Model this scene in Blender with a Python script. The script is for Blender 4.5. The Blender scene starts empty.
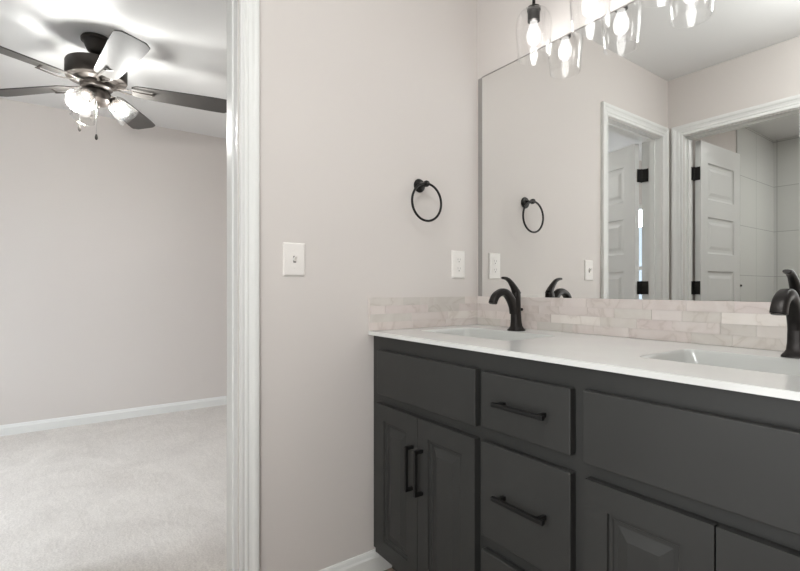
import bpy, bmesh, math, random
from mathutils import Vector, Matrix
R = math.radians
SC = bpy.context.scene
COL = SC.collection

# ------------------------------------------------------------------ camera, light, exposure
CAMX, CAMY, CAMZ = 1.5005, -1.5013, 1.0793
FPX = 467.83
YAW = 35.661
cd = bpy.data.cameras.new('camera'); cam = bpy.data.objects.new('camera', cd); COL.objects.link(cam)
cd.sensor_fit = 'HORIZONTAL'; cd.sensor_width = 36.0
cd.lens = FPX / 800 * 36.0
cd.shift_y = (287.883 - 285.5) / 800.0
cd.clip_start = 0.02
cam.location = (CAMX, CAMY, CAMZ)
_fw = Vector((-math.cos(R(YAW)), math.sin(R(YAW)), 0))
cam.rotation_euler = _fw.to_track_quat('-Z', 'Y').to_euler()
SC.camera = cam

SC.view_settings.view_transform = 'Standard'
SC.view_settings.look = 'None'
SC.view_settings.gamma = 1.0
SC.view_settings.use_curve_mapping = False
SC.view_settings.exposure = 1.16
SC.cycles.max_bounces = 12
SC.cycles.diffuse_bounces = 6
SC.cycles.glossy_bounces = 6
SC.cycles.transparent_max_bounces = 24
SC.cycles.use_denoising = True
SC.cycles.caustics_reflective = True
SC.cycles.caustics_refractive = False
SC.cycles.sample_clamp_indirect = 6.0

W = bpy.data.worlds.new('world'); SC.world = W; W.use_nodes = True
W.node_tree.nodes['Background'].inputs[0].default_value = (0.72, 0.85, 1.0, 1)
W.node_tree.nodes['Background'].inputs[1].default_value = 0.6

VANITY_BULB = 14.0
FAN_BULB = 6.0
FAN_LAMP_WATTS = 6.4

def area(name, loc, rot, sx, sy, power, color):
    l = bpy.data.lights.new(name, 'AREA'); l.shape = 'RECTANGLE'; l.size = sx; l.size_y = sy
    l.energy = power; l.color = color
    o = bpy.data.objects.new(name, l); COL.objects.link(o); o.location = loc; o.rotation_euler = rot
    return o
# added round fill light under the bathroom ceiling, out of view, no fixture modelled
def lamp(name, loc, r, power, color):
    l = bpy.data.lights.new(name, 'POINT'); l.shadow_soft_size = r; l.energy = power; l.color = color
    o = bpy.data.objects.new(name, l); COL.objects.link(o); o.location = loc
    return o
lamp('bathroom_overhead_fill', (1.15, -1.15, 2.28), 0.11, 7.6, (0.98, 1.0, 0.985))
# added fill panel against the closed wall behind the camera, no window there
area('bathroom_side_fill', (1.08, -1.775, 1.05), (R(90), 0, 0), 0.60, 1.5, 6.0, (0.98, 1.0, 1.0))
# sky light falling through the bedroom window
area('bedroom_window_daylight', (-1.35, -4.45, 2.55), (R(52), 0, 0), 2.4, 1.6, 255, (0.90, 0.95, 1.0))
# unseen fill light added to brighten the tiles of the tub room
area('tub_room_fill', (1.05, -3.25, 2.44), (0, 0, 0), 0.3, 0.3, 6.7, (1.0, 1.0, 0.97))

# ------------------------------------------------------------------ materials
def new_mat(name):
    m = bpy.data.materials.new(name); m.use_nodes = True
    return m, m.node_tree, m.node_tree.nodes['Principled BSDF']
def setp(b, **k):
    for n, v in k.items():
        b.inputs[n.replace('_', ' ')].default_value = v
def plain(name, col, rough=0.5, metal=0.0, spec=0.5, coat=0.0, bump=0.0, bscale=400, var=0.0, vscale=3.0):
    m, nt, b = new_mat(name)
    b.inputs['Base Color'].default_value = (*col, 1)
    b.inputs['Roughness'].default_value = rough
    b.inputs['Metallic'].default_value = metal
    b.inputs['Specular IOR Level'].default_value = spec
    b.inputs['Coat Weight'].default_value = coat
    tc = nt.nodes.new('ShaderNodeTexCoord')
    if bump:
        n = nt.nodes.new('ShaderNodeTexNoise'); n.inputs['Scale'].default_value = bscale; n.inputs['Detail'].default_value = 3
        bp = nt.nodes.new('ShaderNodeBump'); bp.inputs['Strength'].default_value = bump; bp.inputs['Distance'].default_value = 0.002
        nt.links.new(tc.outputs['Object'], n.inputs['Vector'])
        nt.links.new(n.outputs['Fac'], bp.inputs['Height']); nt.links.new(bp.outputs['Normal'], b.inputs['Normal'])
    if var:
        n = nt.nodes.new('ShaderNodeTexNoise'); n.inputs['Scale'].default_value = vscale; n.inputs['Detail'].default_value = 4
        r = nt.nodes.new('ShaderNodeValToRGB')
        r.color_ramp.elements[0].position = 0.3; r.color_ramp.elements[1].position = 0.7
        r.color_ramp.elements[0].color = (*[c * (1 - var) for c in col], 1)
        r.color_ramp.elements[1].color = (*[min(1, c * (1 + var)) for c in col], 1)
        nt.links.new(tc.outputs['Object'], n.inputs['Vector'])
        nt.links.new(n.outputs['Fac'], r.inputs['Fac']); nt.links.new(r.outputs['Color'], b.inputs['Base Color'])
    return m

M = {}
M['paint'] = plain('greige_wall_paint', (0.657, 0.619, 0.594), 0.75, spec=0.25, bump=0.12, bscale=260)
M['ceil'] = plain('ceiling_paint', (0.78, 0.78, 0.775), 0.85, spec=0.2, bump=0.15, bscale=200)
M['trim'] = plain('white_trim_paint', (0.76, 0.765, 0.75), 0.35, spec=0.45)
M['door'] = plain('white_door_paint', (0.70, 0.71, 0.70), 0.4, spec=0.45)
M['cab'] = plain('charcoal_cabinet_paint', (0.036, 0.0362, 0.0348), 0.5, spec=0.3, bump=0.05, bscale=500, var=0.06, vscale=5)
M['cab_in'] = plain('cabinet_inside', (0.02, 0.02, 0.02), 0.8)
M['black'] = plain('matte_black_metal', (0.018, 0.017, 0.016), 0.38, metal=0.6, spec=0.5)
M['pull'] = plain('black_pull_metal', (0.008, 0.008, 0.008), 0.5, metal=0.0, spec=0.3)
M['faucet'] = plain('dark_bronze_faucet', (0.030, 0.027, 0.026), 0.34, metal=0.75, spec=0.5, var=0.15, vscale=30)
M['bronze'] = plain('dark_bronze_fan', (0.045, 0.038, 0.033), 0.42, metal=0.5, spec=0.5, var=0.12, vscale=20)
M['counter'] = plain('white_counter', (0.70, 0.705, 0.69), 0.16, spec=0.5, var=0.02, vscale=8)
M['basin'] = plain('shaded_white_basin', (0.53, 0.54, 0.525), 0.14, spec=0.5)  # counter white taken darker, putting the shade inside the bowls into the colour
M['plastic'] = plain('white_plastic', (0.82, 0.79, 0.76), 0.3, spec=0.5)
M['slot'] = plain('dark_slot', (0.22, 0.205, 0.195), 0.6)
M['chrome'] = plain('brushed_steel', (0.6, 0.6, 0.6), 0.25, metal=1.0)
M['socket'] = plain('socket_metal', (0.05, 0.046, 0.044), 0.35, metal=0.8)
M['gap'] = plain('mirror_edge_grey', (0.32, 0.305, 0.29), 0.4, metal=0.2)

m, nt, b = new_mat('mirror_silver'); M['mirror'] = m
setp(b, Base_Color=(0.90, 0.905, 0.895, 1), Metallic=1.0, Roughness=0.0)

# carpet
m, nt, b = new_mat('carpet_pile'); M['carpet'] = m
tc = nt.nodes.new('ShaderNodeTexCoord')
n1 = nt.nodes.new('ShaderNodeTexNoise'); n1.inputs['Scale'].default_value = 2.6; n1.inputs['Detail'].default_value = 5; n1.inputs['Distortion'].default_value = 1.2
n2 = nt.nodes.new('ShaderNodeTexNoise'); n2.inputs['Scale'].default_value = 130; n2.inputs['Detail'].default_value = 6; n2.inputs['Roughness'].default_value = 0.75
n3 = nt.nodes.new('ShaderNodeTexNoise'); n3.inputs['Scale'].default_value = 12; n3.inputs['Detail'].default_value = 5; n3.inputs['Distortion'].default_value = 2.0
mp = nt.nodes.new('ShaderNodeMapping'); mp.inputs['Scale'].default_value = (1.0, 2.8, 1.0); mp.inputs['Rotation'].default_value = (0, 0, R(25))
mx = nt.nodes.new('ShaderNodeMix'); mx.data_type = 'RGBA'; mx.inputs[0].default_value = 0.5
r1 = nt.nodes.new('ShaderNodeValToRGB'); r1.color_ramp.elements[0].position = 0.35; r1.color_ramp.elements[1].position = 0.66
r1.color_ramp.elements[0].color = (0.47, 0.44, 0.412, 1); r1.color_ramp.elements[1].color = (0.71, 0.68, 0.64, 1)
r2 = nt.nodes.new('ShaderNodeValToRGB'); r2.color_ramp.elements[0].position = 0.3; r2.color_ramp.elements[1].position = 0.7
r2.color_ramp.elements[0].color = (0.42, 0.385, 0.37, 1); r2.color_ramp.elements[1].color = (0.86, 0.82, 0.78, 1)
ad = nt.nodes.new('ShaderNodeMath'); ad.operation = 'MULTIPLY_ADD'; ad.inputs[1].default_value = 0.5
hf = nt.nodes.new('ShaderNodeMath'); hf.operation = 'MULTIPLY'; hf.inputs[1].default_value = 0.5
nt.links.new(tc.outputs['Object'], n1.inputs['Vector']); nt.links.new(tc.outputs['Object'], n2.inputs['Vector'])
nt.links.new(tc.outputs['Object'], mp.inputs['Vector']); nt.links.new(mp.outputs['Vector'], n3.inputs['Vector'])
nt.links.new(n1.outputs['Fac'], hf.inputs[0])
nt.links.new(n3.outputs['Fac'], ad.inputs[0]); nt.links.new(hf.outputs[0], ad.inputs[2])
nt.links.new(ad.outputs[0], r1.inputs['Fac']); nt.links.new(n2.outputs['Fac'], r2.inputs['Fac'])
nt.links.new(r1.outputs['Color'], mx.inputs[6]); nt.links.new(r2.outputs['Color'], mx.inputs[7])
nt.links.new(mx.outputs[2], b.inputs['Base Color'])
setp(b, Roughness=0.95, Specular_IOR_Level=0.1)
bp = nt.nodes.new('ShaderNodeBump'); bp.inputs['Strength'].default_value = 0.45; bp.inputs['Distance'].default_value = 0.008
nt.links.new(n2.outputs['Fac'], bp.inputs['Height']); nt.links.new(bp.outputs['Normal'], b.inputs['Normal'])

# wood-look plank floor
m, nt, b = new_mat('plank_floor'); M['plank'] = m
tc = nt.nodes.new('ShaderNodeTexCoord')
br = nt.nodes.new('ShaderNodeTexBrick'); br.inputs['Scale'].default_value = 1.0
br.inputs['Brick Width'].default_value = 1.2; br.inputs['Row Height'].default_value = 0.18; br.inputs['Mortar Size'].default_value = 0.002
br.inputs['Color1'].default_value = (0.20, 0.155, 0.13, 1); br.inputs['Color2'].default_value = (0.30, 0.245, 0.21, 1); br.inputs['Mortar'].default_value = (0.06, 0.05, 0.04, 1)
mp = nt.nodes.new('ShaderNodeMapping'); mp.inputs['Scale'].default_value = (3, 40, 1)
ns = nt.nodes.new('ShaderNodeTexNoise'); ns.inputs['Scale'].default_value = 1.0; ns.inputs['Detail'].default_value = 6
mx = nt.nodes.new('ShaderNodeMix'); mx.data_type = 'RGBA'; mx.blend_type = 'OVERLAY'; mx.inputs[0].default_value = 0.6
nt.links.new(tc.outputs['Object'], br.inputs['Vector']); nt.links.new(tc.outputs['Object'], mp.inputs['Vector'])
nt.links.new(mp.outputs['Vector'], ns.inputs['Vector']); nt.links.new(br.outputs['Color'], mx.inputs[6]); nt.links.new(ns.outputs['Color'], mx.inputs[7])
nt.links.new(mx.outputs[2], b.inputs['Base Color']); setp(b, Roughness=0.4)

# marble mosaic: each tile's tone is a colour attribute of the tile, veins from noise
m, nt, b = new_mat('marble_mosaic'); M['marble'] = m
tc = nt.nodes.new('ShaderNodeTexCoord')
at = nt.nodes.new('ShaderNodeVertexColor'); at.layer_name = 'tone'
ns = nt.nodes.new('ShaderNodeTexNoise'); ns.inputs['Scale'].default_value = 6; ns.inputs['Detail'].default_value = 7; ns.inputs['Distortion'].default_value = 0.8
rp = nt.nodes.new('ShaderNodeValToRGB')
e = rp.color_ramp.elements; e[0].position = 0.0; e[0].color = (1, 1, 1, 1); e[1].position = 1.0; e[1].color = (1, 1, 1, 1)
for p, c in ((0.40, (1, 1, 1, 1)), (0.462, (0.95, 0.94, 0.93, 1)), (0.485, (0.86, 0.84, 0.82, 1)), (0.505, (0.97, 0.96, 0.95, 1)), (0.56, (1, 1, 1, 1)), (0.66, (0.94, 0.925, 0.92, 1))):
    q = e.new(p); q.color = c
mx = nt.nodes.new('ShaderNodeMix'); mx.data_type = 'RGBA'; mx.blend_type = 'MULTIPLY'; mx.inputs[0].default_value = 1.0
va = nt.nodes.new('ShaderNodeVectorMath'); va.operation = 'MULTIPLY_ADD'; va.inputs[1].default_value = (40, 40, 40)
nt.links.new(at.outputs['Color'], va.inputs[0]); nt.links.new(tc.outputs['Object'], va.inputs[2])
nt.links.new(va.outputs[0], ns.inputs['Vector'])
nt.links.new(ns.outputs['Fac'], rp.inputs['Fac']); nt.links.new(at.outputs['Color'], mx.inputs[6]); nt.links.new(rp.outputs['Color'], mx.inputs[7])
nt.links.new(mx.outputs[2], b.inputs['Base Color']); setp(b, Roughness=0.3, Specular_IOR_Level=0.4)
M['grout'] = plain('pale_grout', (0.66, 0.61, 0.59), 0.8)

# shower tile
def tile_mat(name, axis):
    m, nt, b = new_mat(name)
    tc = nt.nodes.new('ShaderNodeTexCoord'); sp = nt.nodes.new('ShaderNodeSeparateXYZ'); cb = nt.nodes.new('ShaderNodeCombineXYZ')
    br = nt.nodes.new('ShaderNodeTexBrick'); br.offset = 0.0; br.inputs['Scale'].default_value = 1.0
    br.inputs['Brick Width'].default_value = 0.87 if axis == 'Y' else 0.28; br.inputs['Row Height'].default_value = 0.42; br.inputs['Mortar Size'].default_value = 0.0028
    br.inputs['Color1'].default_value = (0.64, 0.65, 0.63, 1); br.inputs['Color2'].default_value = (0.66, 0.67, 0.65, 1); br.inputs['Mortar'].default_value = (0.40, 0.41, 0.40, 1)
    nt.links.new(tc.outputs['Object'], sp.inputs[0]); nt.links.new(sp.outputs[0 if axis == 'X' else 1], cb.inputs[0])
    sb = nt.nodes.new('ShaderNodeMath'); sb.operation = 'SUBTRACT'; sb.inputs[1].default_value = 0.345
    nt.links.new(sp.outputs[2], sb.inputs[0]); nt.links.new(sb.outputs[0], cb.inputs[1])
    nt.links.new(cb.outputs[0], br.inputs['Vector']); nt.links.new(br.outputs['Color'], b.inputs['Base Color'])
    setp(b, Roughness=0.12)
    return m
M['tile_side'] = tile_mat('white_wall_tile', 'Y'); M['tile_back'] = tile_mat('white_wall_tile_stacked', 'X')

def thin_glass(name, tint, lo, hi, rough=0.0, bump=0.0, pw=2.2):
    m = bpy.data.materials.new(name); m.use_nodes = True; nt = m.node_tree; nt.nodes.clear()
    out = nt.nodes.new('ShaderNodeOutputMaterial'); mix = nt.nodes.new('ShaderNodeMixShader')
    tr = nt.nodes.new('ShaderNodeBsdfTransparent'); tr.inputs[0].default_value = (*tint, 1)
    gl = nt.nodes.new('ShaderNodeBsdfGlossy'); gl.inputs['Roughness'].default_value = rough; gl.inputs['Color'].default_value = (0.95, 0.95, 0.95, 1)
    lw = nt.nodes.new('ShaderNodeLayerWeight'); lw.inputs['Blend'].default_value = 0.5
    pwn = nt.nodes.new('ShaderNodeMath'); pwn.operation = 'POWER'; pwn.inputs[1].default_value = pw
    mr = nt.nodes.new('ShaderNodeMapRange'); mr.inputs['To Min'].default_value = lo; mr.inputs['To Max'].default_value = hi
    nt.links.new(lw.outputs['Facing'], pwn.inputs[0]); nt.links.new(pwn.outputs[0], mr.inputs['Value'])
    nt.links.new(mr.outputs[0], mix.inputs[0]); nt.links.new(tr.outputs[0], mix.inputs[1]); nt.links.new(gl.outputs[0], mix.inputs[2])
    nt.links.new(mix.outputs[0], out.inputs[0])
    if bump:
        tc = nt.nodes.new('ShaderNodeTexCoord'); vo = nt.nodes.new('ShaderNodeTexVoronoi'); vo.inputs['Scale'].default_value = 90
        bp = nt.nodes.new('ShaderNodeBump'); bp.inputs['Strength'].default_value = bump; bp.inputs['Distance'].default_value = 0.004
        nt.links.new(tc.outputs['Object'], vo.inputs['Vector']); nt.links.new(vo.outputs['Distance'], bp.inputs['Height'])
        for q in (gl, lw): nt.links.new(bp.outputs['Normal'], q.inputs['Normal'])
    return m
M['glass'] = thin_glass('clear_shade_glass', (0.995, 0.995, 0.995), 0.015, 0.8, 0.06, pw=2.6)
M['seeded'] = thin_glass('seeded_shade_glass', (0.97, 0.97, 0.96), 0.06, 0.75, 0.16, 0.25, 1.8)
M['bulbglass'] = thin_glass('bulb_glass', (0.995, 0.995, 0.99), 0.02, 0.4, 0.05, pw=3)
def glow_glass(name, col, st, fac):
    m = bpy.data.materials.new(name); m.use_nodes = True; nt = m.node_tree; nt.nodes.clear()
    out = nt.nodes.new('ShaderNodeOutputMaterial'); mix = nt.nodes.new('ShaderNodeMixShader'); mix.inputs[0].default_value = fac
    tr = nt.nodes.new('ShaderNodeBsdfTransparent'); em = nt.nodes.new('ShaderNodeEmission'); em.inputs[0].default_value = (*col, 1); em.inputs[1].default_value = st
    nt.links.new(tr.outputs[0], mix.inputs[1]); nt.links.new(em.outputs[0], mix.inputs[2]); nt.links.new(mix.outputs[0], out.inputs[0]); return m
M['bulbglass'] = glow_glass('lit_bulb_glass', (1.0, 0.97, 0.94), 0.9, 0.35)
M['fbulbglass'] = glow_glass('lit_fan_bulb', (1.0, 0.96, 0.90), 0.7, 0.3)
M['pane'] = thin_glass('window_pane_glass', (0.97, 0.985, 0.99), 0.04, 0.5)
def emit(name, col, s):
    m = bpy.data.materials.new(name); m.use_nodes = True; nt = m.node_tree; nt.nodes.clear()
    out = nt.nodes.new('ShaderNodeOutputMaterial'); em = nt.nodes.new('ShaderNodeEmission')
    em.inputs[0].default_value = (*col, 1); em.inputs[1].default_value = s; nt.links.new(em.outputs[0], out.inputs[0])
    return m
M['vbulb'] = emit('vanity_bulb_glow', (1.0, 0.99, 0.965), VANITY_BULB)
M['fbulb'] = emit('fan_bulb_glow', (1.0, 0.93, 0.86), FAN_BULB)
M['blade'] = plain('fan_blade_laminate', (0.065, 0.061, 0.057), 0.46, spec=0.55, var=0.12, vscale=6)

# ------------------------------------------------------------------ mesh helpers
def bm_box(bm, x0, x1, y0, y1, z0, z1, bev=0.0, seg=2):
    t = bmesh.new()
    bmesh.ops.create_cube(t, size=1.0)
    for v in t.verts:
        v.co = Vector((x0 + (v.co.x + .5) * (x1 - x0), y0 + (v.co.y + .5) * (y1 - y0), z0 + (v.co.z + .5) * (z1 - z0)))
    if bev: bmesh.ops.bevel(t, geom=t.edges[:], offset=bev, segments=seg, affect='EDGES', profile=0.5, clamp_overlap=True)
    merge(bm, t)
def merge(bm, t, mtx=None):
    if mtx is not None: t.transform(mtx)
    me = bpy.data.meshes.new('tmp'); t.to_mesh(me); t.free(); bm.from_mesh(me); bpy.data.meshes.remove(me)
def frame_to(axis):
    return Vector(axis).normalized().to_track_quat('Z', 'Y').to_matrix().to_4x4()
def bm_lathe(bm, prof, n=32, origin=(0, 0, 0), axis=(0, 0, 1), cap0=False, cap1=False):
    t = bmesh.new(); rings = []
    for r, z in prof:
        rings.append([t.verts.new((r * math.cos(2 * math.pi * k / n), r * math.sin(2 * math.pi * k / n), z)) for k in range(n)])
    for a, b_ in zip(rings, rings[1:]):
        for k in range(n): t.faces.new((a[k], a[(k + 1) % n], b_[(k + 1) % n], b_[k]))
    if cap0: t.faces.new(list(reversed(rings[0])))
    if cap1: t.faces.new(rings[-1])
    bmesh.ops.recalc_face_normals(t, faces=t.faces[:])
    merge(bm, t, Matrix.Translation(origin) @ frame_to(axis))
def bm_sweep(bm, pts, secs, side=(1, 0, 0), n=20, p=2.0, closed=False):
    """superellipse section (width along side, thickness across) carried along a path"""
    t = bmesh.new(); rings = []; pts = [Vector(q) for q in pts]; L = len(pts); sd = Vector(side).normalized()
    for i, q in enumerate(pts):
        if closed: tan = pts[(i + 1) % L] - pts[i - 1]
        else: tan = pts[min(i + 1, L - 1)] - pts[max(i - 1, 0)]
        tan.normalize(); s = (sd - tan * sd.dot(tan)).normalized(); u = tan.cross(s)
        w, th = secs[i] if isinstance(secs, list) else secs
        ring = []
        for k in range(n):
            a = 2 * math.pi * k / n; c, s_ = math.cos(a), math.sin(a)
            ring.append(t.verts.new(q + s * (w / 2 * math.copysign(abs(c) ** (2 / p), c)) + u * (th / 2 * math.copysign(abs(s_) ** (2 / p), s_))))
        rings.append(ring)
    pairs = list(zip(rings, rings[1:])) + ([(rings[-1], rings[0])] if closed else [])
    for a, b_ in pairs:
        for k in range(n): t.faces.new((a[k], a[(k + 1) % n], b_[(k + 1) % n], b_[k]))
    if not closed: t.faces.new(list(reversed(rings[0]))); t.faces.new(rings[-1])
    bmesh.ops.recalc_face_normals(t, faces=t.faces[:])
    merge(bm, t)
def catmull(pts, k=6):
    P = [Vector(p) for p in pts]; out = []
    for i in range(len(P) - 1):
        a, b_, c, d = P[max(i - 1, 0)], P[i], P[i + 1], P[min(i + 2, len(P) - 1)]
        for j in range(k):
            t = j / k
            out.append(0.5 * ((2 * b_) + (c - a) * t + (2 * a - 5 * b_ + 4 * c - d) * t * t + (3 * b_ - a - 3 * c + d) * t ** 3))
    out.append(P[-1]); return out
def obj(name, bm, mats, parent=None, smooth=False, loc=None):
    me = bpy.data.meshes.new(name)
    bm.to_mesh(me); bm.free()
    for q in (mats if isinstance(mats, (list, tuple)) else [mats]): me.materials.append(q)
    if smooth:
        for p in me.polygons: p.use_smooth = True
        try: me.set_sharp_from_angle(angle=R(smooth if smooth is not True else 40))
        except Exception: pass
    o = bpy.data.objects.new(name, me); COL.objects.link(o)
    if parent: o.parent = parent
    if loc: o.location = loc
    return o
def thing(name, label, cat, loc=(0, 0, 0), rotz=0, group=None):
    o = bpy.data.objects.new(name, None); COL.objects.link(o); o.location = loc; o.rotation_euler = (0, 0, rotz)
    o.empty_display_size = 0.05
    return tag(o, label, cat, group)
def tag(o, label, cat, group=None):
    o['label'] = label; o['category'] = cat
    if group: o['group'] = group
    return o
def struct(o, label=None, cat=None):
    o['kind'] = 'structure'
    if label: o['label'] = label; o['category'] = cat
    return o
def boxes(name, mat, lst, parent=None, bev=0.0, smooth=False):
    bm = bmesh.new()
    for q in lst: bm_box(bm, *q, bev=bev)
    return obj(name, bm, mat, parent, smooth)
def copy_tree(o, parent=None):
    c = o.copy(); COL.objects.link(c); c.parent = parent
    for ch in list(o.children): copy_tree(ch, c)
    return c
def panel_face(bm, w, h, cells, prof, y=0.0, flip=False):
    """a face in the XZ plane (0..w, 0..h) with moulded panels; prof = [(inset, depth into +Y)]"""
    xs = sorted({0, w} | {c[0] for c in cells} | {c[1] for c in cells}); zs = sorted({0, h} | {c[2] for c in cells} | {c[3] for c in cells})
    t = bmesh.new(); vs = {}
    sg = -1 if flip else 1
    def V(x, z, d=0.0):
        k = (round(x, 5), round(z, 5), round(d, 5))
        if k not in vs: vs[k] = t.verts.new((x, y + sg * d, z))
        return vs[k]
    for i in range(len(xs) - 1):
        for j in range(len(zs) - 1):
            x0, x1, z0, z1 = xs[i], xs[i + 1], zs[j], zs[j + 1]; cx, cz = (x0 + x1) / 2, (z0 + z1) / 2
            c = next((c for c in cells if c[0] < cx < c[1] and c[2] < cz < c[3]), None)
            if c is None: t.faces.new((V(x0, z0), V(x1, z0), V(x1, z1), V(x0, z1))); continue
            cur = (x0, x1, z0, z1, 0.0)
            for ins, d in prof:
                nx = (x0 + ins, x1 - ins, z0 + ins, z1 - ins, d)
                A = [V(cur[0], cur[2], cur[4]), V(cur[1], cur[2], cur[4]), V(cur[1], cur[3], cur[4]), V(cur[0], cur[3], cur[4])]
                B = [V(nx[0], nx[2], d), V(nx[1], nx[2], d), V(nx[1], nx[3], d), V(nx[0], nx[3], d)]
                for k in range(4): t.faces.new((A[k], A[(k + 1) % 4], B[(k + 1) % 4], B[k]))
                cur = nx
            t.faces.new(B)
    if flip: bmesh.ops.reverse_faces(t, faces=t.faces[:])
    merge(bm, t)
def slab(bm, w, h, th, cells, prof, both=False, ease=0.003):
    """door leaf: x 0..w, z 0..h, front at y=0, back at y=th"""
    t = bmesh.new()
    panel_face(t, w, h, cells, prof, 0.0)
    if both: panel_face(t, w, h, cells, prof, th, flip=True)
    else: t.faces.new([t.verts.new(p) for p in ((0, th, 0), (0, th, h), (w, th, h), (w, th, 0))])
    def side(a, b_):
        # connect edges along the border by simple quads
        t.faces.new([t.verts.new((a[0], 0, a[1])), t.verts.new((b_[0], 0, b_[1])), t.verts.new((b_[0], th, b_[1])), t.verts.new((a[0], th, a[1]))])
    side((0, 0), (0, h)); side((0, h), (w, h)); side((w, h), (w, 0)); side((w, 0), (0, 0))
    # eased front edge
    merge(bm, t)

# ------------------------------------------------------------------ room shell
HC = 2.463
HD = 2.067           # head of the door openings
YN, YF = -1.056, -1.700     # bedroom doorway, near and far jamb
OX0, OX1 = 0.102, 0.690     # tub room doorway
YO = -1.79                  # wall facing the mirror
struct(boxes('floor', M['plank'], [(-0.06, 2.72, -4.05, 0.12, -0.06, 0.0)]), 'brown wood-look plank floor under the dark vanity', 'floor')
struct(boxes('floor', M['carpet'], [(-3.10, -0.06, -3.72, 0.42, -0.06, 0.0)]), 'pale grey carpet floor of the bedroom beyond the doorway', 'floor')
struct(boxes('ceiling', M['ceil'], [(-0.06, 2.72, -4.05, 0.12, HC, HC + 0.08)]), 'bathroom ceiling seen in the mirror', 'ceiling')
struct(boxes('ceiling', M['ceil'], [(-3.10, -0.06, -3.72, 0.42, HC, HC + 0.08)]), 'white bedroom ceiling above the fan', 'ceiling')
struct(boxes('wall_left', M['paint'], [(-0.12, 0.0, YN, 0.12, 0, HC), (-0.12, 0.0, YF, YN, HD, HC), (-0.12, 0.0, YO - 0.12, YF, 0, HC),
       (-0.12, -0.035, -4.05, YO - 0.12, 0, HC), (-0.12, -0.001, 0.12, 0.42, 0, HC)]), 'greige wall with light switch, outlet and towel ring', 'wall')
struct(boxes('wall_back', M['paint'], [(0.0, 2.72, 0.0, 0.12, 0, HC)]), 'greige wall behind the mirror and vanity', 'wall')
struct(boxes('wall_right', M['paint'], [(2.60, 2.72, YO - 0.12, 0.0, 0, HC)]), 'bathroom wall past the end of the vanity', 'wall')
struct(boxes('wall_front', M['paint'], [(0.0, OX0, YO - 0.12, YO, 0, HC), (OX1, 2.60, YO - 0.12, YO, 0, HC), (OX0, OX1, YO - 0.12, YO, HD, HC)]),
       'wall opposite the mirror with the second doorway', 'wall')
struct(boxes('wall_bedroom_far', M['paint'], [(-3.10, -2.967, -3.72, 0.42, 0, HC)]), 'plain pale bedroom wall behind the ceiling fan', 'wall')
struct(boxes('wall_bedroom_right', M['paint'], [(-2.967, -0.12, 0.30, 0.42, 0, HC)]), 'bedroom wall hidden right of the doorway', 'wall')
WX0, WX1, WZ0, WZ1 = -1.95, -0.80, 0.75, 1.99
struct(boxes('wall_bedroom_window', M['paint'], [(-2.967, WX0, -3.72, -3.60, 0, HC), (WX1, -0.12, -3.72, -3.60, 0, HC),
       (WX0, WX1, -3.72, -3.60, 0, WZ0), (WX0, WX1, -3.72, -3.60, WZ1, HC)]), 'bedroom wall with the window', 'wall')
struct(boxes('wall_tub_back', M['paint'], [(-0.035, 2.0, -4.05, -3.935, 0, HC)]), 'end wall of the tub room', 'wall')
struct(boxes('wall_tub_right', M['paint'], [(1.6, 1.72, -3.935, YO - 0.12, 0, HC)]), 'side wall of the tub room', 'wall')
struct(boxes('wall_tub_tile_side', M['tile_side'], [(-0.035, -0.025, -3.935, -3.05, 0, HC)]), 'white tiled wall seen past the open door in the mirror', 'wall')
struct(boxes('wall_tub_tile_end', M['tile_back'], [(-0.025, 1.6, -3.935, -3.923, 0, HC)]), 'glossy white tiled end wall seen in the mirror', 'wall')

# window
win = thing('window_1', 'bright bedroom window glimpsed through the door hinge gap', 'window', (0, 0, 0)); win['kind'] = 'structure'
fr = 0.045
boxes('window_frame', M['trim'], [(WX0, WX0 + fr, -3.70, -3.62, WZ0, WZ1), (WX1 - fr, WX1, -3.70, -3.62, WZ0, WZ1),
      (WX0 + fr, WX1 - fr, -3.70, -3.62, WZ0, WZ0 + fr), (WX0 + fr, WX1 - fr, -3.70, -3.62, WZ1 - fr, WZ1),
      (WX0 + fr, WX1 - fr, -3.69, -3.64, 1.275, 1.315)], win)
boxes('pane', M['pane'], [(WX0 + fr, WX1 - fr, -3.667, -3.663, WZ0 + fr, WZ1 - fr)], win)

# baseboards
def base_prof_boxes(*segs):
    out = []
    for s in segs: out.append(s)
    return out
def baseboard(name, a, b_, h, t, nrm, label):
    """board from a to b (xy), thickness along nrm"""
    a, b_, nrm = Vector((*a, 0)), Vector((*b_, 0)), Vector((*nrm, 0)).normalized()
    prof = [(0, 0), (t, 0), (t, h * 0.72), (t * 0.75, h * 0.80), (t * 0.55, h * 0.93), (t * 0.35, h), (0, h)]
    bm = bmesh.new(); ra = [bm.verts.new(a + nrm * d + Vector((0, 0, z))) for d, z in prof]; rb = [bm.verts.new(b_ + nrm * d + Vector((0, 0, z))) for d, z in prof]
    n = len(prof)
    for k in range(n): bm.faces.new((ra[k], ra[(k + 1) % n], rb[(k + 1) % n], rb[k]))
    bm.faces.new(ra); bm.faces.new(list(reversed(rb))); bmesh.ops.recalc_face_normals(bm, faces=bm.faces[:])
    return struct(obj(name, bm, M['trim']), label, 'baseboard')
baseboard('baseboard_left', (0, -0.992), (0, -0.0), 0.087, 0.014, (1, 0), 'white baseboard running under the light switch to the vanity')
baseboard('baseboard_bedroom_far', (-2.967, -3.60), (-2.967, 0.30), 0.078, 0.014, (1, 0), 'white baseboard along the far bedroom wall')
baseboard('baseboard_right', (2.60, YO), (2.60, 0), 0.087, 0.014, (-1, 0), 'white baseboard past the end of the vanity')

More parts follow.
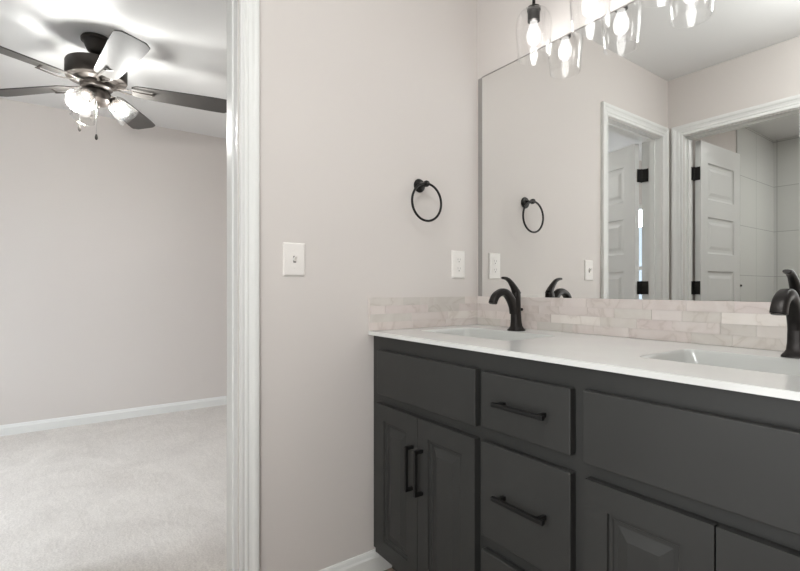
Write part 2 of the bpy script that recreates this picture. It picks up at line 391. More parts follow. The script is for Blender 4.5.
# door trim: casing swept round the opening with mitred corners
CP = [(0.0, 0.0), (0.0, 0.009), (0.004, 0.012), (0.010, 0.012), (0.013, 0.009), (0.019, 0.009), (0.023, 0.012), (0.029, 0.012), (0.033, 0.010), (0.043, 0.013), (0.050, 0.018), (0.058, 0.019), (0.066, 0.018), (0.069, 0.014), (0.069, 0.0)]
def casing(name, u0, u1, zh, place, label, WR=1.0):
    """place(u, out, z) -> world; opening u0<u1"""
    bm = bmesh.new(); n = len(CP)
    stations = [('L', 0.0), ('L', zh), ('R', zh), ('R', 0.0)]
    rings = []
    for i, (s, z) in enumerate(stations):
        ring = []
        for w, d in CP:
            zz = z + (w + 0.004 if z > 0 else 0)
            u = (u0 - 0.004 - w) if s == 'L' else (u1 + 0.004 + w * WR)
            ring.append(bm.verts.new(place(u, d, zz)))
        rings.append(ring)
    for a, b_ in zip(rings, rings[1:]):
        for k in range(n - 1): bm.faces.new((a[k], a[k + 1], b_[k + 1], b_[k]))
    bm.faces.new(rings[0]); bm.faces.new(rings[-1])
    bmesh.ops.recalc_face_normals(bm, faces=bm.faces[:])
    return struct(obj(name, bm, M['trim']), label, 'door trim')
casing('trim_1', YF, YN, HD, lambda u, o, z: (o, u, z), 'fluted white door casing on the bathroom side of the bedroom doorway', 0.88)
casing('trim_2', YF, YN, HD, lambda u, o, z: (-0.12 - o, u, z), 'white door casing on the bedroom side of the doorway')
casing('trim_3', OX0, OX1, HD, lambda u, o, z: (u, YO + o, z), 'white casing of the doorway opposite the mirror')
jt = 0.016
struct(boxes('trim_4', M['trim'], [(-0.12, 0.0, YN - jt * 0, YN + 0.0005, 0, HD), (-0.12, 0.0, YN - 0.001, YN, 0, HD), (-0.12, 0.0, YF, YF + 0.001, 0, HD), (-0.12, 0.0, YF, YN, HD - 0.001, HD),
       (-0.075, -0.040, YN - 0.0065, YN - 0.001, 0, HD - 0.001), (-0.075, -0.040, YF + 0.001, YF + 0.011, 0, HD - 0.001), (-0.075, -0.040, YF + 0.011, YN - 0.011, HD - 0.012, HD - 0.001)]),
       'white door jamb and stop lining the bedroom doorway', 'door jamb')
struct(boxes('trim_5', M['trim'], [(OX0, OX0 + 0.001, YO - 0.12, YO, 0, HD), (OX1 - 0.001, OX1, YO - 0.12, YO, 0, HD), (OX0, OX1, YO - 0.12, YO, HD - 0.001, HD),
       (OX0 + 0.001, OX0 + 0.011, YO - 0.075, YO - 0.04, 0, HD - 0.001), (OX1 - 0.011, OX1 - 0.001, YO - 0.075, YO - 0.04, 0, HD - 0.001), (OX0 + 0.011, OX1 - 0.011, YO - 0.075, YO - 0.04, HD - 0.012, HD - 0.001)]),
       'white door jamb and stop lining the doorway opposite the mirror', 'door jamb')

# five-panel doors. local frame: x from hinge edge along the leaf, y thickness, z up
DT = 0.036
def door_leaf(name, w, h, loc, rotz, label, knob_side=1):
    d = thing(name, label, 'door', loc, rotz); d['kind'] = 'structure'
    st = 0.095; cells = []
    for k in range(5):
        top = 1.919 - 0.363 * k; cells.append((st, w - st, top - 0.245 - loc[2], top - loc[2]))
    bm = bmesh.new()
    slab(bm, w, h, DT, cells, [(0.006, 0.007), (0.014, 0.009), (0.030, 0.009), (0.050, 0.004)], both=True)
    obj('door_panel', bm, M['door'], d)
    return d
def hinge(parent, pin, z, edge_dir, jamb_dir):
    """pin, and both plate directions, in world xy; turned into the door's own frame"""
    inv = Matrix.Rotation(-parent.rotation_euler[2], 3, 'Z')
    p = inv @ (Vector((*pin, 0)) - Vector((parent.location[0], parent.location[1], 0)))
    bm = bmesh.new()
    bm_lathe(bm, [(0.0, -0.046), (0.006, -0.046), (0.006, 0.046), (0.0, 0.046)], 12)
    for k in (-0.028, -0.009, 0.009, 0.028): bm_lathe(bm, [(0.0062, k - 0.001), (0.0072, k), (0.0062, k + 0.001)], 12)
    for d, pw in ((edge_dir, 0.036), (jamb_dir, 0.044)):
        l = inv @ Vector((*d, 0)); q = bmesh.new(); bm_box(q, 0.0, pw, -0.0013, 0.0013, -0.044, 0.044)
        merge(bm, q, Matrix.Rotation(math.atan2(l.y, l.x), 4, 'Z'))
    return obj('hinge', bm, M['black'], parent, 30, (p.x, p.y, z - parent.location[2]))
# bedroom door, opened into the bedroom
d1 = door_leaf('door_1', 0.625, 2.045, (-0.136, -1.678, 0.010), R(194), 'white five-panel bedroom door standing open, narrow in the mirror')
# local x -> world -X, local y -> world -Y: shift leaf so it occupies y -1.678..-1.642
for ch in d1.children: ch.location.y = -DT
for z in (1.839, 1.08, 0.30):
    hinge(d1, (-0.1250, -1.6895), z, (-0.242 - 0.08, 0.961), (1.0, -0.12))
# tub room door, opened into the tub room
d2 = door_leaf('door_2', 0.585, 2.045, (OX0 + 0.010, YO - 0.136, 0.010), R(-87.5), 'white five-panel door standing open into the tiled room, seen in the mirror')
for z in (1.839, 1.08, 0.30):
    hinge(d2, (OX0 + 0.006, YO - 0.1285), z, (1.0, -0.12), (-0.10, 1.0))
# handle on each door
def door_knob(d, w):
    bm = bmesh.new()
    for s, y in ((-1, 0.0), (1, DT)):
        bm_lathe(bm, [(0.0, 0), (0.030, 0), (0.030, 0.006), (0.012, 0.009), (0.010, 0.032), (0.024, 0.040), (0.027, 0.050), (0.022, 0.060), (0.0, 0.063)], 20, (w - 0.06, y, 0.90), (0, s, 0))
    return obj('door_knob', bm, M['black'], d, 40)
k2 = door_knob(d2, 0.585)
k1 = door_knob(d1, 0.625); k1.location.y = -DT

# small dark fitting on the shower tile
vt = thing('shower_fitting', 'tiny round dark fitting on the tiled wall in the mirror, beside the open door edge', 'wall fitting', (-0.025, -3.088, 1.099))
bm = bmesh.new(); bm_lathe(bm, [(0.0, 0.0), (0.015, 0.0), (0.015, 0.004), (0.009, 0.008), (0.008, 0.020), (0.0, 0.022)], 20, (0.0002, 0, 0), (1, 0, 0)); obj('rosette', bm, M['black'], vt, 35)

# ------------------------------------------------------------------ vanity
VW = 1.432
FY = -0.548       # face frame front
DY = -0.570       # door faces
van = thing('bathroom_vanity', 'charcoal double bathroom vanity cabinet with black bar pulls under the white countertop', 'vanity cabinet', (0, 0, 0))
X0 = 0.001
boxes('carcass', M['cab'], [(X0, X0 + 0.016, FY + 0.02, -0.012, 0.10, 0.900), (VW - 0.016, VW, FY + 0.02, -0.012, 0.10, 0.900),
      (X0 + 0.002, X0 + 0.016, -0.47, -0.016, 0.0, 0.10), (VW - 0.016, VW - 0.002, -0.47, -0.016, 0.0, 0.10),
      (X0 + 0.016, VW - 0.016, FY + 0.02, -0.012, 0.10, 0.116), (X0 + 0.016, VW - 0.016, -0.020, -0.012, 0.116, 0.900),
      (0.564, 0.580, FY + 0.02, -0.020, 0.116, 0.74), (0.872, 0.888, FY + 0.02, -0.020, 0.116, 0.74)], van)
# face frame: stiles and rails
zr = [(0.100, 0.125), (0.650, 0.702), (0.842, 0.902)]
ff = [(X0, 0.074, FY, FY + 0.02, 0.10, 0.902), (0.545, 0.602, FY, FY + 0.02, 0.10, 0.902), (0.852, 0.914, FY, FY + 0.02, 0.10, 0.902), (1.395, VW, FY, FY + 0.02, 0.10, 0.902)]
for a, b_ in ((0.074, 0.545), (0.914, 1.395)):
    for z0, z1 in zr: ff.append((a, b_, FY, FY + 0.02, z0, z1))
for z0, z1 in zr + [(0.350, 0.412)]: ff.append((0.602, 0.852, FY, FY + 0.02, z0, z1))
boxes('face_frame', M['cab'], ff, van)
boxes('toe_kick', M['cab'], [(X0 + 0.016, VW - 0.016, -0.475, -0.462, 0.0, 0.10)], van)
def front_board(x0, x1, z0, z1, name, parent=van):
    bm = bmesh.new(); bm_box(bm, x0, x1, DY, FY - 0.0005, z0, z1, bev=0.0028, seg=2)
    return obj(name, bm, M['cab'], parent)
def bar_pull(parent, c, L, vert, face=DY):
    """square bar pull centred at c=(x,z)"""
    bm = bmesh.new(); h = 0.0055; o = 0.029; ins = 0.018
    x, z = c
    if vert:
        bm_box(bm, x - h, x + h, face - o - 0.004, face - o + 0.007, z - L / 2, z + L / 2, bev=0.0012)
        for s in (-1, 1): bm_box(bm, x - h, x + h, face - o, face + 0.0005, z + s * (L / 2 - h) - h, z + s * (L / 2 - h) + h, bev=0.0012)
    else:
        bm_box(bm, x - L / 2, x + L / 2, face - o - 0.004, face - o + 0.007, z - h, z + h, bev=0.0012)
        for s in (-1, 1): bm_box(bm, x + s * (L / 2 - ins) - h, x + s * (L / 2 - ins) + h, face - o, face + 0.0005, z - h, z + h, bev=0.0012)
    return obj('handle', bm, M['pull'], parent)
front_board(0.058, 0.562, 0.692, 0.852, 'false_front')
front_board(0.895, 1.405, 0.692, 0.853, 'false_front')
dr = front_board(0.585, 0.864, 0.698, 0.850, 'drawer'); bar_pull(dr, (0.731, 0.776), 0.162, False)
dr = front_board(0.585, 0.864, 0.400, 0.659, 'drawer'); bar_pull(dr, (0.731, 0.532), 0.162, False)
dr = front_board(0.585, 0.864, 0.112, 0.362, 'drawer'); bar_pull(dr, (0.731, 0.240), 0.162, False)
RP = [(0.002, 0.006), (0.009, 0.0065), (0.011, 0.0090), (0.019, 0.0090), (0.040, 0.0025), (0.043, 0.0015)]
def cab_door(x0, x1, z0, z1, hx):
    w, h = x1 - x0, z1 - z0; st = 0.052
    bm = bmesh.new(); slab(bm, w, h, 0.0215, [(st, w - st, st + 0.004, h - st - 0.004)], RP)
    bmesh.ops.remove_doubles(bm, verts=bm.verts[:], dist=1e-5)
    # ease the front edge
    ed = [e for e in bm.edges if all(abs(v.co.y) < 1e-6 for v in e.verts) and (all(abs(v.co.x) < 1e-6 for v in e.verts) or all(abs(v.co.x - w) < 1e-6 for v in e.verts) or all(abs(v.co.z) < 1e-6 for v in e.verts) or all(abs(v.co.z - h) < 1e-6 for v in e.verts))]
    bmesh.ops.bevel(bm, geom=ed, offset=0.0025, segments=2, affect='EDGES')
    for v in bm.verts: v.co += Vector((x0, DY, z0))
    o = obj('door', bm, M['cab'], van)
    bar_pull(o, (hx, 0.489), 0.146, True)
cab_door(0.048, 0.297, 0.109, 0.657, 0.274)
cab_door(0.300, 0.560, 0.109, 0.657, 0.324)
cab_door(0.900, 1.153, 0.109, 0.659, 1.127)
cab_door(1.156, 1.408, 0.109, 0.659, 1.182)

# ------------------------------------------------------------------ countertop with two moulded basins
ct = thing('countertop', 'glossy white countertop with two rectangular basins on the charcoal vanity', 'countertop', (0, 0, 0))
CT0, CT1 = 0.903, 0.917
SB = [(0.090, 0.530), (0.928, 1.368)]; SY = (-0.405, -0.150); CR = 0.022
def rrect(x0, x1, y0, y1, r, n=7):
    out = []
    for (cx, cy, a0) in ((x1 - r, y1 - r, 0), (x0 + r, y1 - r, 90), (x0 + r, y0 + r, 180), (x1 - r, y0 + r, 270)):
        for k in range(n): a = R(a0 + 90 * k / (n - 1)); out.append((cx + r * math.cos(a), cy + r * math.sin(a)))
    return out
bm = bmesh.new(); xs = [0.001, SB[0][0] - 0.01, SB[0][1] + 0.01, SB[1][0] - 0.01, SB[1][1] + 0.01, 1.445]; ys = [-0.571, SY[0] - 0.01, SY[1] + 0.01, -0.002]
vs = {}
def CV(x, y, z=CT1):
    k = (round(x, 5), round(y, 5), round(z, 5))
    if k not in vs: vs[k] = bm.verts.new((x, y, z))
    return vs[k]
for i in range(5):
    for j in range(3):
        x0, x1, y0, y1 = xs[i], xs[i + 1], ys[j], ys[j + 1]
        if j == 1 and i in (1, 3):
            s = SB[0] if i == 1 else SB[1]; n = 7
            ring = [CV(*p) for p in rrect(s[0], s[1], SY[0], SY[1], CR, n)]
            cor = [CV(x1, y1), CV(x0, y1), CV(x0, y0), CV(x1, y0)]
            for c in range(4):
                for k in range(n - 1): bm.faces.new((cor[c], ring[c * n + k], ring[c * n + k + 1]))
                bm.faces.new((cor[c], ring[c * n + n - 1], ring[(c * n + n) % (4 * n)], cor[(c + 1) % 4]))
        else: bm.faces.new((CV(x0, y0), CV(x1, y0), CV(x1, y1), CV(x0, y1)))
# edge
EP = [(0.0, 0.0), (0.0015, -0.0012), (0.0015, CT0 - CT1 + 0.0012), (0.0, CT0 - CT1)]
loop = [(xs[0], ys[0]), (xs[-1], ys[0]), (xs[-1], ys[-1]), (xs[0], ys[-1])]
for k in range(4):
    a, b_ = loop[k], loop[(k + 1) % 4]
    bm.faces.new([bm.verts.new((*a, CT1)), bm.verts.new((*b_, CT1)), bm.verts.new((*b_, CT0)), bm.verts.new((*a, CT0))])
# underside in strips around the bowls
for (a, b_, c, d) in ((xs[0], xs[5], ys[0], ys[1]), (xs[0], xs[5], ys[2], ys[3]), (xs[0], xs[1], ys[1], ys[2]), (xs[2], xs[3], ys[1], ys[2]), (xs[4], xs[5], ys[1], ys[2])):
    bm.faces.new([bm.verts.new(p) for p in ((a, c, CT0), (a, d, CT0), (b_, d, CT0), (b_, c, CT0))])
bmesh.ops.recalc_face_normals(bm, faces=bm.faces[:])
obj('counter_slab', bm, M['counter'], ct)
for s in SB:
    bm = bmesh.new(); n = 7; rings = []
    prof = [(0.0, 0.0, CR), (0.003, -0.0015, CR), (0.007, -0.008, CR), (0.022, -0.060, 0.040), (0.034, -0.092, 0.044), (0.055, -0.108, 0.048), (0.085, -0.115, 0.035), (0.115, -0.118, 0.012)]
    for ins, dz, r in prof: rings.append([bm.verts.new((x, y, CT1 + dz)) for x, y in rrect(s[0] + ins, s[1] - ins, SY[0] + ins, SY[1] - ins, r, n)])
    for a, b_ in zip(rings, rings[1:]):
        for k in range(len(a)): bm.faces.new((a[k], a[(k + 1) % len(a)], b_[(k + 1) % len(a)], b_[k]))
    bm.faces.new(rings[-1]); bmesh.ops.recalc_face_normals(bm, faces=bm.faces[:])
    for f in bm.faces:
        if f.normal.z < 0: f.normal_flip()
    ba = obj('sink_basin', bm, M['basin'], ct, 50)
    bm = bmesh.new(); bm_lathe(bm, [(0.0, 0.006), (0.012, 0.006), (0.015, 0.002), (0.022, 0.003), (0.024, 0.0)], 24, ((s[0] + s[1]) / 2, (SY[0] + SY[1]) / 2, CT1 - 0.118))
    obj('drain', bm, M['faucet'], ba, 40)

# ------------------------------------------------------------------ marble mosaic splashbacks
random.seed(11)
BZ0, BZ1 = 0.9175, 1.042
TONES = [(0.66, 0.60, 0.585), (0.70, 0.635, 0.62), (0.68, 0.625, 0.61), (0.64, 0.60, 0.575), (0.72, 0.665, 0.645), (0.67, 0.60, 0.59), (0.76, 0.715, 0.69), (0.62, 0.585, 0.56), (0.69, 0.625, 0.615)]
def splash(name, L, place, label, tmin=0.07, tmax=0.21):
    root = thing(name, label, 'backsplash', group='marble tile strips on the countertop')
    bm = bmesh.new()
    a, b_ = Vector(place(0, 0, BZ0)), Vector(place(L, 0.006, BZ1))
    bm_box(bm, min(a.x, b_.x), max(a.x, b_.x), min(a.y, b_.y), max(a.y, b_.y), BZ0, BZ1)
    obj('grout_bed', bm, M['grout'], root)
    bm = bmesh.new(); cols = []
    rows = 4; rh = (BZ1 - BZ0) / rows; g = 0.0003
    for r in range(rows):
        u = 0.0
        while u < L - 1e-4:
            w = random.uniform(tmin, tmax)
            if L - u - w < 0.05: w = L - u
            lift = 0.0085 + random.uniform(0, 0.0012)
            a, b_ = Vector(place(u + g, 0.004, BZ0 + r * rh + g)), Vector(place(u + w - g, lift, BZ0 + (r + 1) * rh - g))
            n0 = len(bm.faces)
            bm_box(bm, min(a.x, b_.x), max(a.x, b_.x), min(a.y, b_.y), max(a.y, b_.y), a.z, b_.z)
            c = random.choice(TONES); c = (c[0] * 0.95, c[1] * 0.95, c[2] * 0.93); k = random.uniform(0.97, 1.03); cols += [tuple(q * k for q in c)] * (len(bm.faces) - n0)
            u += w
    o = obj('marble_tiles', bm, M['marble'], root)
    at = o.data.color_attributes.new('tone', 'FLOAT_COLOR', 'CORNER')
    for p in o.data.polygons:
        for li in p.loop_indices: at.data[li].color = (*cols[p.index], 1)
    return root
splash('tile_backsplash', 1.43, lambda u, o, z: (0.011 + u, -0.0005 - o, z), 'long strip of pinkish marble mosaic tile below the mirror')
splash('tile_backsplash', 0.571, lambda u, o, z: (0.0005 + o, -0.571 + u, z), 'short strip of marble mosaic tile under the outlet at the counter end')

# ------------------------------------------------------------------ mirror
MX0, MX1, MZ0, MZ1 = 0.034, 1.44, 1.0425, 2.007
mr = thing('wall_mirror', 'large frameless wall mirror above the backsplash', 'mirror')
boxes('mirror_glass', M['mirror'], [(MX0, MX1, -0.0030, -0.0008, MZ0, MZ1)], mr)
boxes('mirror_edge', M['gap'], [(0.010, MX0, -0.004, -0.0005, MZ0, MZ1), (MX0, MX1, -0.006, -0.0005, MZ1, MZ1 + 0.002)], mr)

# ------------------------------------------------------------------ faucets
def make_faucet(loc, label):
    f = thing('faucet', label, 'faucet', loc, 0, 'dark bronze faucets on the white countertop'); f.scale = (0.97, 0.97, 0.97)
    bm = bmesh.new()
    bm_sweep(bm, [(0, 0, 0.0), (0, 0, 0.004), (0, 0, 0.010), (0, 0, 0.018), (0, -0.001, 0.035), (0, -0.0025, 0.065), (0, -0.004, 0.095), (0, -0.004, 0.120), (0, -0.002, 0.140), (0, 0.0, 0.148)],
             [(0.058, 0.064), (0.058, 0.064), (0.048, 0.052), (0.040, 0.043), (0.036, 0.038), (0.034, 0.036), (0.032, 0.037), (0.032, 0.038), (0.031, 0.034), (0.028, 0.031)], (1, 0, 0), 28, 3.4)
    obj('faucet_body', bm, M['faucet'], f, 45)
    bm = bmesh.new()
    key = [(0, -0.010, 0.070), (0, -0.018, 0.098), (0, -0.034, 0.124), (0, -0.054, 0.144), (0, -0.076, 0.152), (0, -0.098, 0.147), (0, -0.117, 0.136), (0, -0.128, 0.120), (0, -0.132, 0.109)]
    P = catmull(key, 4); N = len(P)
    S = []
    for i in range(N):
        t = i / (N - 1); S.append((0.029 + 0.004 * t, 0.020 * (1 - t) ** 2 + 0.0205 + 0.005 * t))
    bm_sweep(bm, P, S, (1, 0, 0), 24, 3.2)
    # outlet lip
    bm_sweep(bm, [(0, -0.132, 0.109), (0, -0.1325, 0.1065)], [(0.028, 0.020), (0.027, 0.019)], (1, 0, 0), 20, 3)
    obj('spout', bm, M['faucet'], f, 45)
    bm = bmesh.new()
    key = [(0, 0.002, 0.142), (0, -0.003, 0.153), (0, -0.012, 0.166), (0, -0.026, 0.182), (0, -0.042, 0.196), (0, -0.060, 0.204), (0, -0.078, 0.206)]
    P = catmull(key, 4); N = len(P)
    S = [(0.029 - 0.012 * min(1, i / N * 1.6), 0.028 * (1 - i / (N - 1)) ** 1.5 + 0.0105) for i in range(N)]; S[-1] = (0.016, 0.007)
    bm_sweep(bm, P, S, (1, 0, 0), 20, 2.8)
    obj('lever_handle', bm, M['faucet'], f, 45)
    bm = bmesh.new()
    bm_lathe(bm, [(0.003, 0.0), (0.003, 0.010), (0.006, 0.012), (0.006, 0.018), (0.0, 0.020)], 12, (0, 0.016, 0.082), (0, 1, 0))
    obj('drain_lift_knob', bm, M['faucet'], f, 40)
    return f
make_faucet((0.312, -0.104, CT1), 'dark bronze faucet nearer the towel ring, behind the left basin')
make_faucet((1.152, -0.104, CT1), 'dark bronze faucet at the right edge of the photo, behind the right basin')

# ------------------------------------------------------------------ towel ring, switch, outlet
tr = thing('towel_ring', 'round black towel ring mounted on the wall above the outlet', 'towel ring', (0, -0.330, 1.494))
bm = bmesh.new(); bm_lathe(bm, [(0.0, 0.0), (0.027, 0.0), (0.028, 0.003), (0.026, 0.007), (0.014, 0.010), (0.011, 0.014), (0.0, 0.014)], 32, (0.0005, 0, 0), (1, 0, 0)); obj('mounting_plate', bm, M['black'], tr, 35)
bm = bmesh.new(); bm_lathe(bm, [(0.0, 0.0), (0.009, 0.0), (0.0075, 0.012), (0.0075, 0.026), (0.012, 0.030), (0.013, 0.040), (0.010, 0.046), (0.0, 0.047)], 24, (0.012, 0, 0), (1, 0, 0)); obj('post', bm, M['black'], tr, 35)
bm = bmesh.new(); rr = 0.074
bm_sweep(bm, [(0.052, rr * math.sin(a), -rr + rr * math.cos(a)) for a in [2 * math.pi * k / 64 for k in range(64)]], (0.0095, 0.0095), (1, 0, 0), 12, 2.0, closed=True)
obj('ring', bm, M['black'], tr, True)

def wall_plate(name, label, cat, y, z, w, h):
    t = thing(name, label, cat, (0, y, z))
    bm = bmesh.new(); t0 = bmesh.new(); prof = [(0, 0.0), (0, 0.002), (0.004, 0.0055), (0.006, 0.006)]
    rings = []
    for ins, d in prof: rings.append([t0.verts.new((0.0003 + d, yy, zz)) for yy, zz in ((-w / 2 + ins, -h / 2 + ins), (w / 2 - ins, -h / 2 + ins), (w / 2 - ins, h / 2 - ins), (-w / 2 + ins, h / 2 - ins))])
    for a, b_ in zip(rings, rings[1:]):
        for k in range(4): t0.faces.new((a[k], a[(k + 1) % 4], b_[(k + 1) % 4], b_[k]))
    t0.faces.new(rings[-1]); t0.faces.new(list(reversed(rings[0]))); bmesh.ops.recalc_face_normals(t0, faces=t0.faces[:])
    merge(bm, t0); obj('cover_plate', bm, M['plastic'], t)
    return t
PX = 0.0063
sw = wall_plate('light_switch', 'single white toggle light switch plate beside the doorway casing', 'light switch', -0.868, 1.176, 0.079, 0.113)
boxes('toggle_surround', M['slot'], [(PX, PX + 0.0004, -0.0052, 0.0052, -0.0115, 0.0115)], sw)
bm = bmesh.new(); bm_sweep(bm, [(PX, 0, -0.001), (PX + 0.006, 0, 0.003), (PX + 0.014, 0, 0.009)], [(0.009, 0.014), (0.008, 0.010), (0.0075, 0.007)], (0, 1, 0), 12, 4); obj('toggle', bm, M['plastic'], sw)
for s in (-1, 1):
    bm = bmesh.new(); bm_lathe(bm, [(0.0, 0.0012), (0.0022, 0.001), (0.003, 0.0)], 12, (PX, 0, s * 0.030), (1, 0, 0)); obj('screw', bm, M['plastic'], sw)
ou = wall_plate('wall_outlet', 'white duplex electrical outlet above the short backsplash strip', 'outlet', -0.116, 1.180, 0.076, 0.120)
for s in (-1, 1):
    bm = bmesh.new(); bm_sweep(bm, [(PX - 0.001, 0, s * 0.0195), (PX + 0.0016, 0, s * 0.0195)], (0.034, 0.029), (0, 1, 0), 24, 2.8); rc = obj('receptacle', bm, M['plastic'], ou, 40)
    boxes('contact_slots', M['slot'], [(PX + 0.0015, PX + 0.0019, -0.0075, -0.0058, s * 0.0195 - 0.001, s * 0.0195 + 0.007), (PX + 0.0015, PX + 0.0019, 0.0055, 0.0072, s * 0.0195 - 0.001, s * 0.0195 + 0.007),
          (PX + 0.0015, PX + 0.0019, -0.0022, 0.0022, s * 0.0195 - 0.0095, s * 0.0195 - 0.005)], rc)
bm = bmesh.new(); bm_lathe(bm, [(0.0, 0.0012), (0.0022, 0.001), (0.003, 0.0)], 12, (PX, 0, 0), (1, 0, 0)); obj('screw', bm, M['plastic'], ou)

# ------------------------------------------------------------------ vanity light, four clear glass shades
LX = [0.389 + 0.2268 * k for k in range(4)]; LY = -0.098
vl = thing('vanity_light', 'black four-light vanity fixture with clear glass shades above the mirror', 'wall light', (0, 0, 0))
bm = bmesh.new(); bm_box(bm, 0.60, 0.86, -0.022, -0.0005, 2.18, 2.30, bev=0.006); obj('backplate', bm, M['black'], vl)
bm = bmesh.new(); bm_sweep(bm, [(LX[0] - 0.03, LY, 2.235), (LX[3] + 0.03, LY, 2.235)], (0.018, 0.018), (0, 1, 0), 12, 4)
for x in (0.66, 0.80): bm_sweep(bm, [(x, -0.02, 2.235), (x, LY, 2.235)], (0.014, 0.014), (1, 0, 0), 12, 2)
obj('bar', bm, M['black'], vl, 30)
ZB = 1.922
for k, x in enumerate(LX):
    bm = bmesh.new(); bm_lathe(bm, [(0.0055, 0.11), (0.0055, 0.0), (0.011, -0.004), (0.011, -0.014)], 16, (x, LY, ZB + 0.200), (0, 0, 1)); obj('stem', bm, M['black'], vl, 30)
    bm = bmesh.new(); bm_lathe(bm, [(0.0, 0.0), (0.024, 0.0), (0.025, -0.004), (0.025, -0.012), (0.022, -0.016), (0.022, -0.050), (0.018, -0.052), (0.0, -0.052)], 24, (x, LY, ZB + 0.188)); obj('socket', bm, M['socket'], vl, 30)
    bm = bmesh.new()
    op = [(0.026, 0.176), (0.036, 0.176), (0.050, 0.168), (0.059, 0.154), (0.064, 0.136), (0.0655, 0.118), (0.064, 0.080), (0.060, 0.035), (0.057, 0.002), (0.0565, 0.0)]
    pr = op + [(r - 0.0028, z) for r, z in reversed(op)]; pr[-1] = (0.026, 0.1735)
    bm_lathe(bm, pr, 48, (x, LY, ZB)); obj('glass_shade', bm, M['glass'], vl, True)
    bm = bmesh.new(); bm_lathe(bm, [(0.013, 0.136), (0.013, 0.128), (0.020, 0.112), (0.0255, 0.094), (0.0265, 0.080), (0.023, 0.064), (0.013, 0.052), (0.002, 0.049)], 28, (x, LY, ZB)); bu = obj('bulb', bm, M['bulbglass'], vl, True)
    bm = bmesh.new(); bm_lathe(bm, [(0.0, 0.124), (0.006, 0.122), (0.013, 0.108), (0.016, 0.086), (0.013, 0.066), (0.005, 0.058), (0.0, 0.057)], 20, (x, LY, ZB)); obj('glowing_filament', bm, M['vbulb'], bu, True)

# ------------------------------------------------------------------ ceiling fan
FX, FYc = -1.592, -1.355
fan = thing('ceiling_fan', 'dark bronze five-blade ceiling fan with three glass light shades in the bedroom', 'ceiling fan', (FX, FYc, 0))
bm = bmesh.new(); bm_lathe(bm, [(0.0, HC - 0.001), (0.070, HC - 0.001), (0.076, HC - 0.010), (0.075, HC - 0.022), (0.062, HC - 0.032), (0.056, HC - 0.050), (0.046, HC - 0.072), (0.030, HC - 0.086), (0.016, HC - 0.092), (0.0, HC - 0.092)], 40); obj('canopy', bm, M['bronze'], fan, 35)
bm = bmesh.new(); bm_lathe(bm, [(0.013, HC - 0.07), (0.013, 2.300), (0.026, 2.298), (0.026, 2.285)], 20); obj('downrod', bm, M['bronze'], fan, 35)
bm = bmesh.new(); bm_lathe(bm, [(0.0, 2.322), (0.132, 2.322), (0.143, 2.317), (0.148, 2.306), (0.148, 2.238), (0.143, 2.230), (0.110, 2.228), (0.095, 2.214), (0.0, 2.214)], 56); obj('motor_housing', bm, M['bronze'], fan, 35)
bm = bmesh.new(); bm_lathe(bm, [(0.0, 2.216), (0.072, 2.216), (0.078, 2.208), (0.078, 2.186), (0.070, 2.178), (0.056, 2.172), (0.068, 2.160), (0.068, 2.118), (0.058, 2.104), (0.034, 2.094), (0.016, 2.088), (0.010, 2.076), (0.0, 2.074)], 40); obj('switch_housing', bm, M['bronze'], fan, 35)
ZBL = 2.203; PH = 9
def blade_bm():
    bm = bmesh.new(); top = []; bot = []
    out = []
    r0, r1 = 0.170, 0.700
    N = 20
    def halfw(t): return 0.054 + 0.022 * min(1, t * 1.25) ** 0.9
    up = []
    for i in range(N + 1):
        t = i / N; r = r0 + (r1 - r0) * t; hw = halfw(t)
        if t > 0.93: hw *= math.sqrt(max(0.0, 1 - ((t - 0.93) / 0.07) ** 2)) * 0.35 + 0.65
        if t < 0.08: hw *= 0.72 + 0.28 * math.sqrt(1 - (1 - t / 0.08) ** 2)
        up.append((r, hw))
    poly = [(r, -h) for r, h in up] + [(r, h) for r, h in reversed(up)]
    v0 = [bm.verts.new((x, y, 0.003)) for x, y in poly]; v1 = [bm.verts.new((x, y, -0.003)) for x, y in poly]
    bm.faces.new(v0); bm.faces.new(list(reversed(v1))); n = len(poly)
    for k in range(n): bm.faces.new((v0[k], v1[k], v1[(k + 1) % n], v0[(k + 1) % n]))
    bmesh.ops.recalc_face_normals(bm, faces=bm.faces[:])
    return bm
bl_me = None
for k in range(5):
    a = R(PH + 72 * k)
    bb = blade_bm()
    bb.transform(Matrix.Rotation(R(-11), 4, 'X'))
    bl = obj('blade', bb, M['blade'], fan); bl.location = (0, 0, ZBL); bl.rotation_euler = (0, 0, a)
    bm = bmesh.new()
    for s in (-1, 1):
        bm_sweep(bm, catmull([(0.060, s * 0.012, 0.004), (0.110, s * 0.014, -0.006), (0.150, s * 0.030, -0.009), (0.200, s * 0.030, -0.008 + s * 0.0055), (0.285, s * 0.022, -0.009 + s * 0.004)], 4), (0.013, 0.005), (0, 1, 0), 10, 3)
    bm_sweep(bm, [(0.275, -0.028, -0.0115), (0.275, 0.028, -0.0015)], (0.014, 0.005), (1, 0, 0), 10, 3)
    obj('blade_bracket', bm, M['bronze'], bl, 40)
TILT = 47
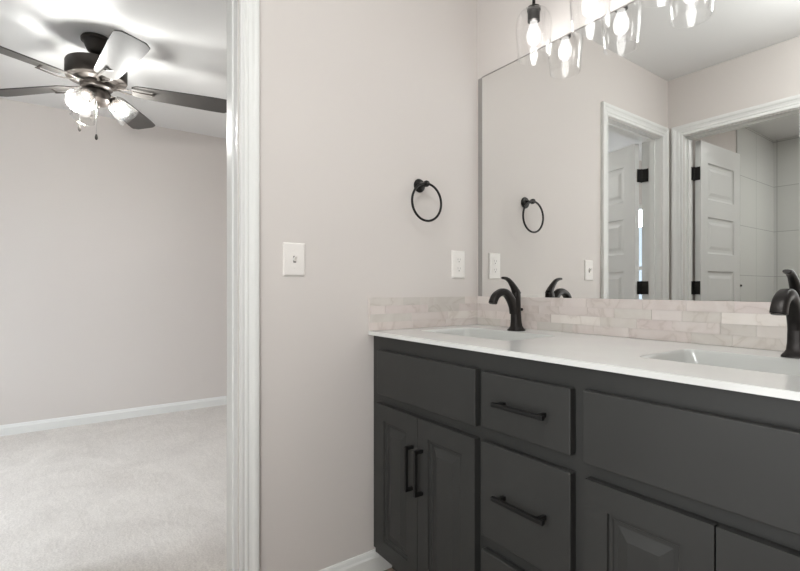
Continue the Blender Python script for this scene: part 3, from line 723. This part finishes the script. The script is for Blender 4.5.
for a in (-33, 84, 203):
    ca, sa = math.cos(R(a)), math.sin(R(a)); t = R(TILT)
    ax = Vector((ca * math.sin(t), sa * math.sin(t), -math.cos(t)))
    o0 = Vector((ca * 0.050, sa * 0.050, 2.150))
    bm = bmesh.new(); bm_sweep(bm, [o0, o0 + ax * 0.03], (0.016, 0.016), (0, 0, 1), 12, 2)
    bm_lathe(bm, [(0.0, 0.02), (0.020, 0.022), (0.026, 0.030), (0.027, 0.050), (0.018, 0.062), (0.0, 0.062)], 24, o0, ax); obj('lamp_holder', bm, M['bronze'], fan, 35)
    op = [(0.028, 0.036), (0.037, 0.042), (0.045, 0.058), (0.052, 0.085), (0.058, 0.115), (0.0635, 0.146), (0.064, 0.148)]
    pr = op + [(r - 0.003, z) for r, z in reversed(op)]
    bm = bmesh.new(); bm_lathe(bm, pr, 40, o0, ax); sh = obj('lamp_shade', bm, M['seeded'], fan, True)
    bm = bmesh.new(); bm_lathe(bm, [(0.012, 0.060), (0.014, 0.070), (0.024, 0.092), (0.026, 0.108), (0.020, 0.124), (0.008, 0.132), (0.0, 0.133)], 24, o0, ax); bu = obj('bulb', bm, M['fbulbglass'], sh, True)
    pl = bpy.data.lights.new('fan_bulb_light', 'POINT'); pl.energy = FAN_LAMP_WATTS; pl.shadow_soft_size = 0.024; pl.color = (1.0, 1.0, 0.985)
    po = bpy.data.objects.new('fan_bulb_light', pl); COL.objects.link(po); po.parent = fan; po.location = o0 + ax * 0.098
for (px, py, L) in ((0.050, -0.004, 0.200), (-0.035, -0.078, 0.145)):
    z1 = 2.12
    bm = bmesh.new(); bm_sweep(bm, [(px, py, z1), (px, py, z1 - L)], (0.0018, 0.0018), (1, 0, 0), 6, 2); pc = obj('pull_chain', bm, M['chrome'], fan)
    bm = bmesh.new(); bm_lathe(bm, [(0.0, 0.0), (0.004, -0.002), (0.0075, -0.016), (0.0075, -0.026), (0.003, -0.033), (0.0, -0.033)], 14, (px, py, z1 - L)); obj('chain_fob', bm, M['bronze'], pc, 35)
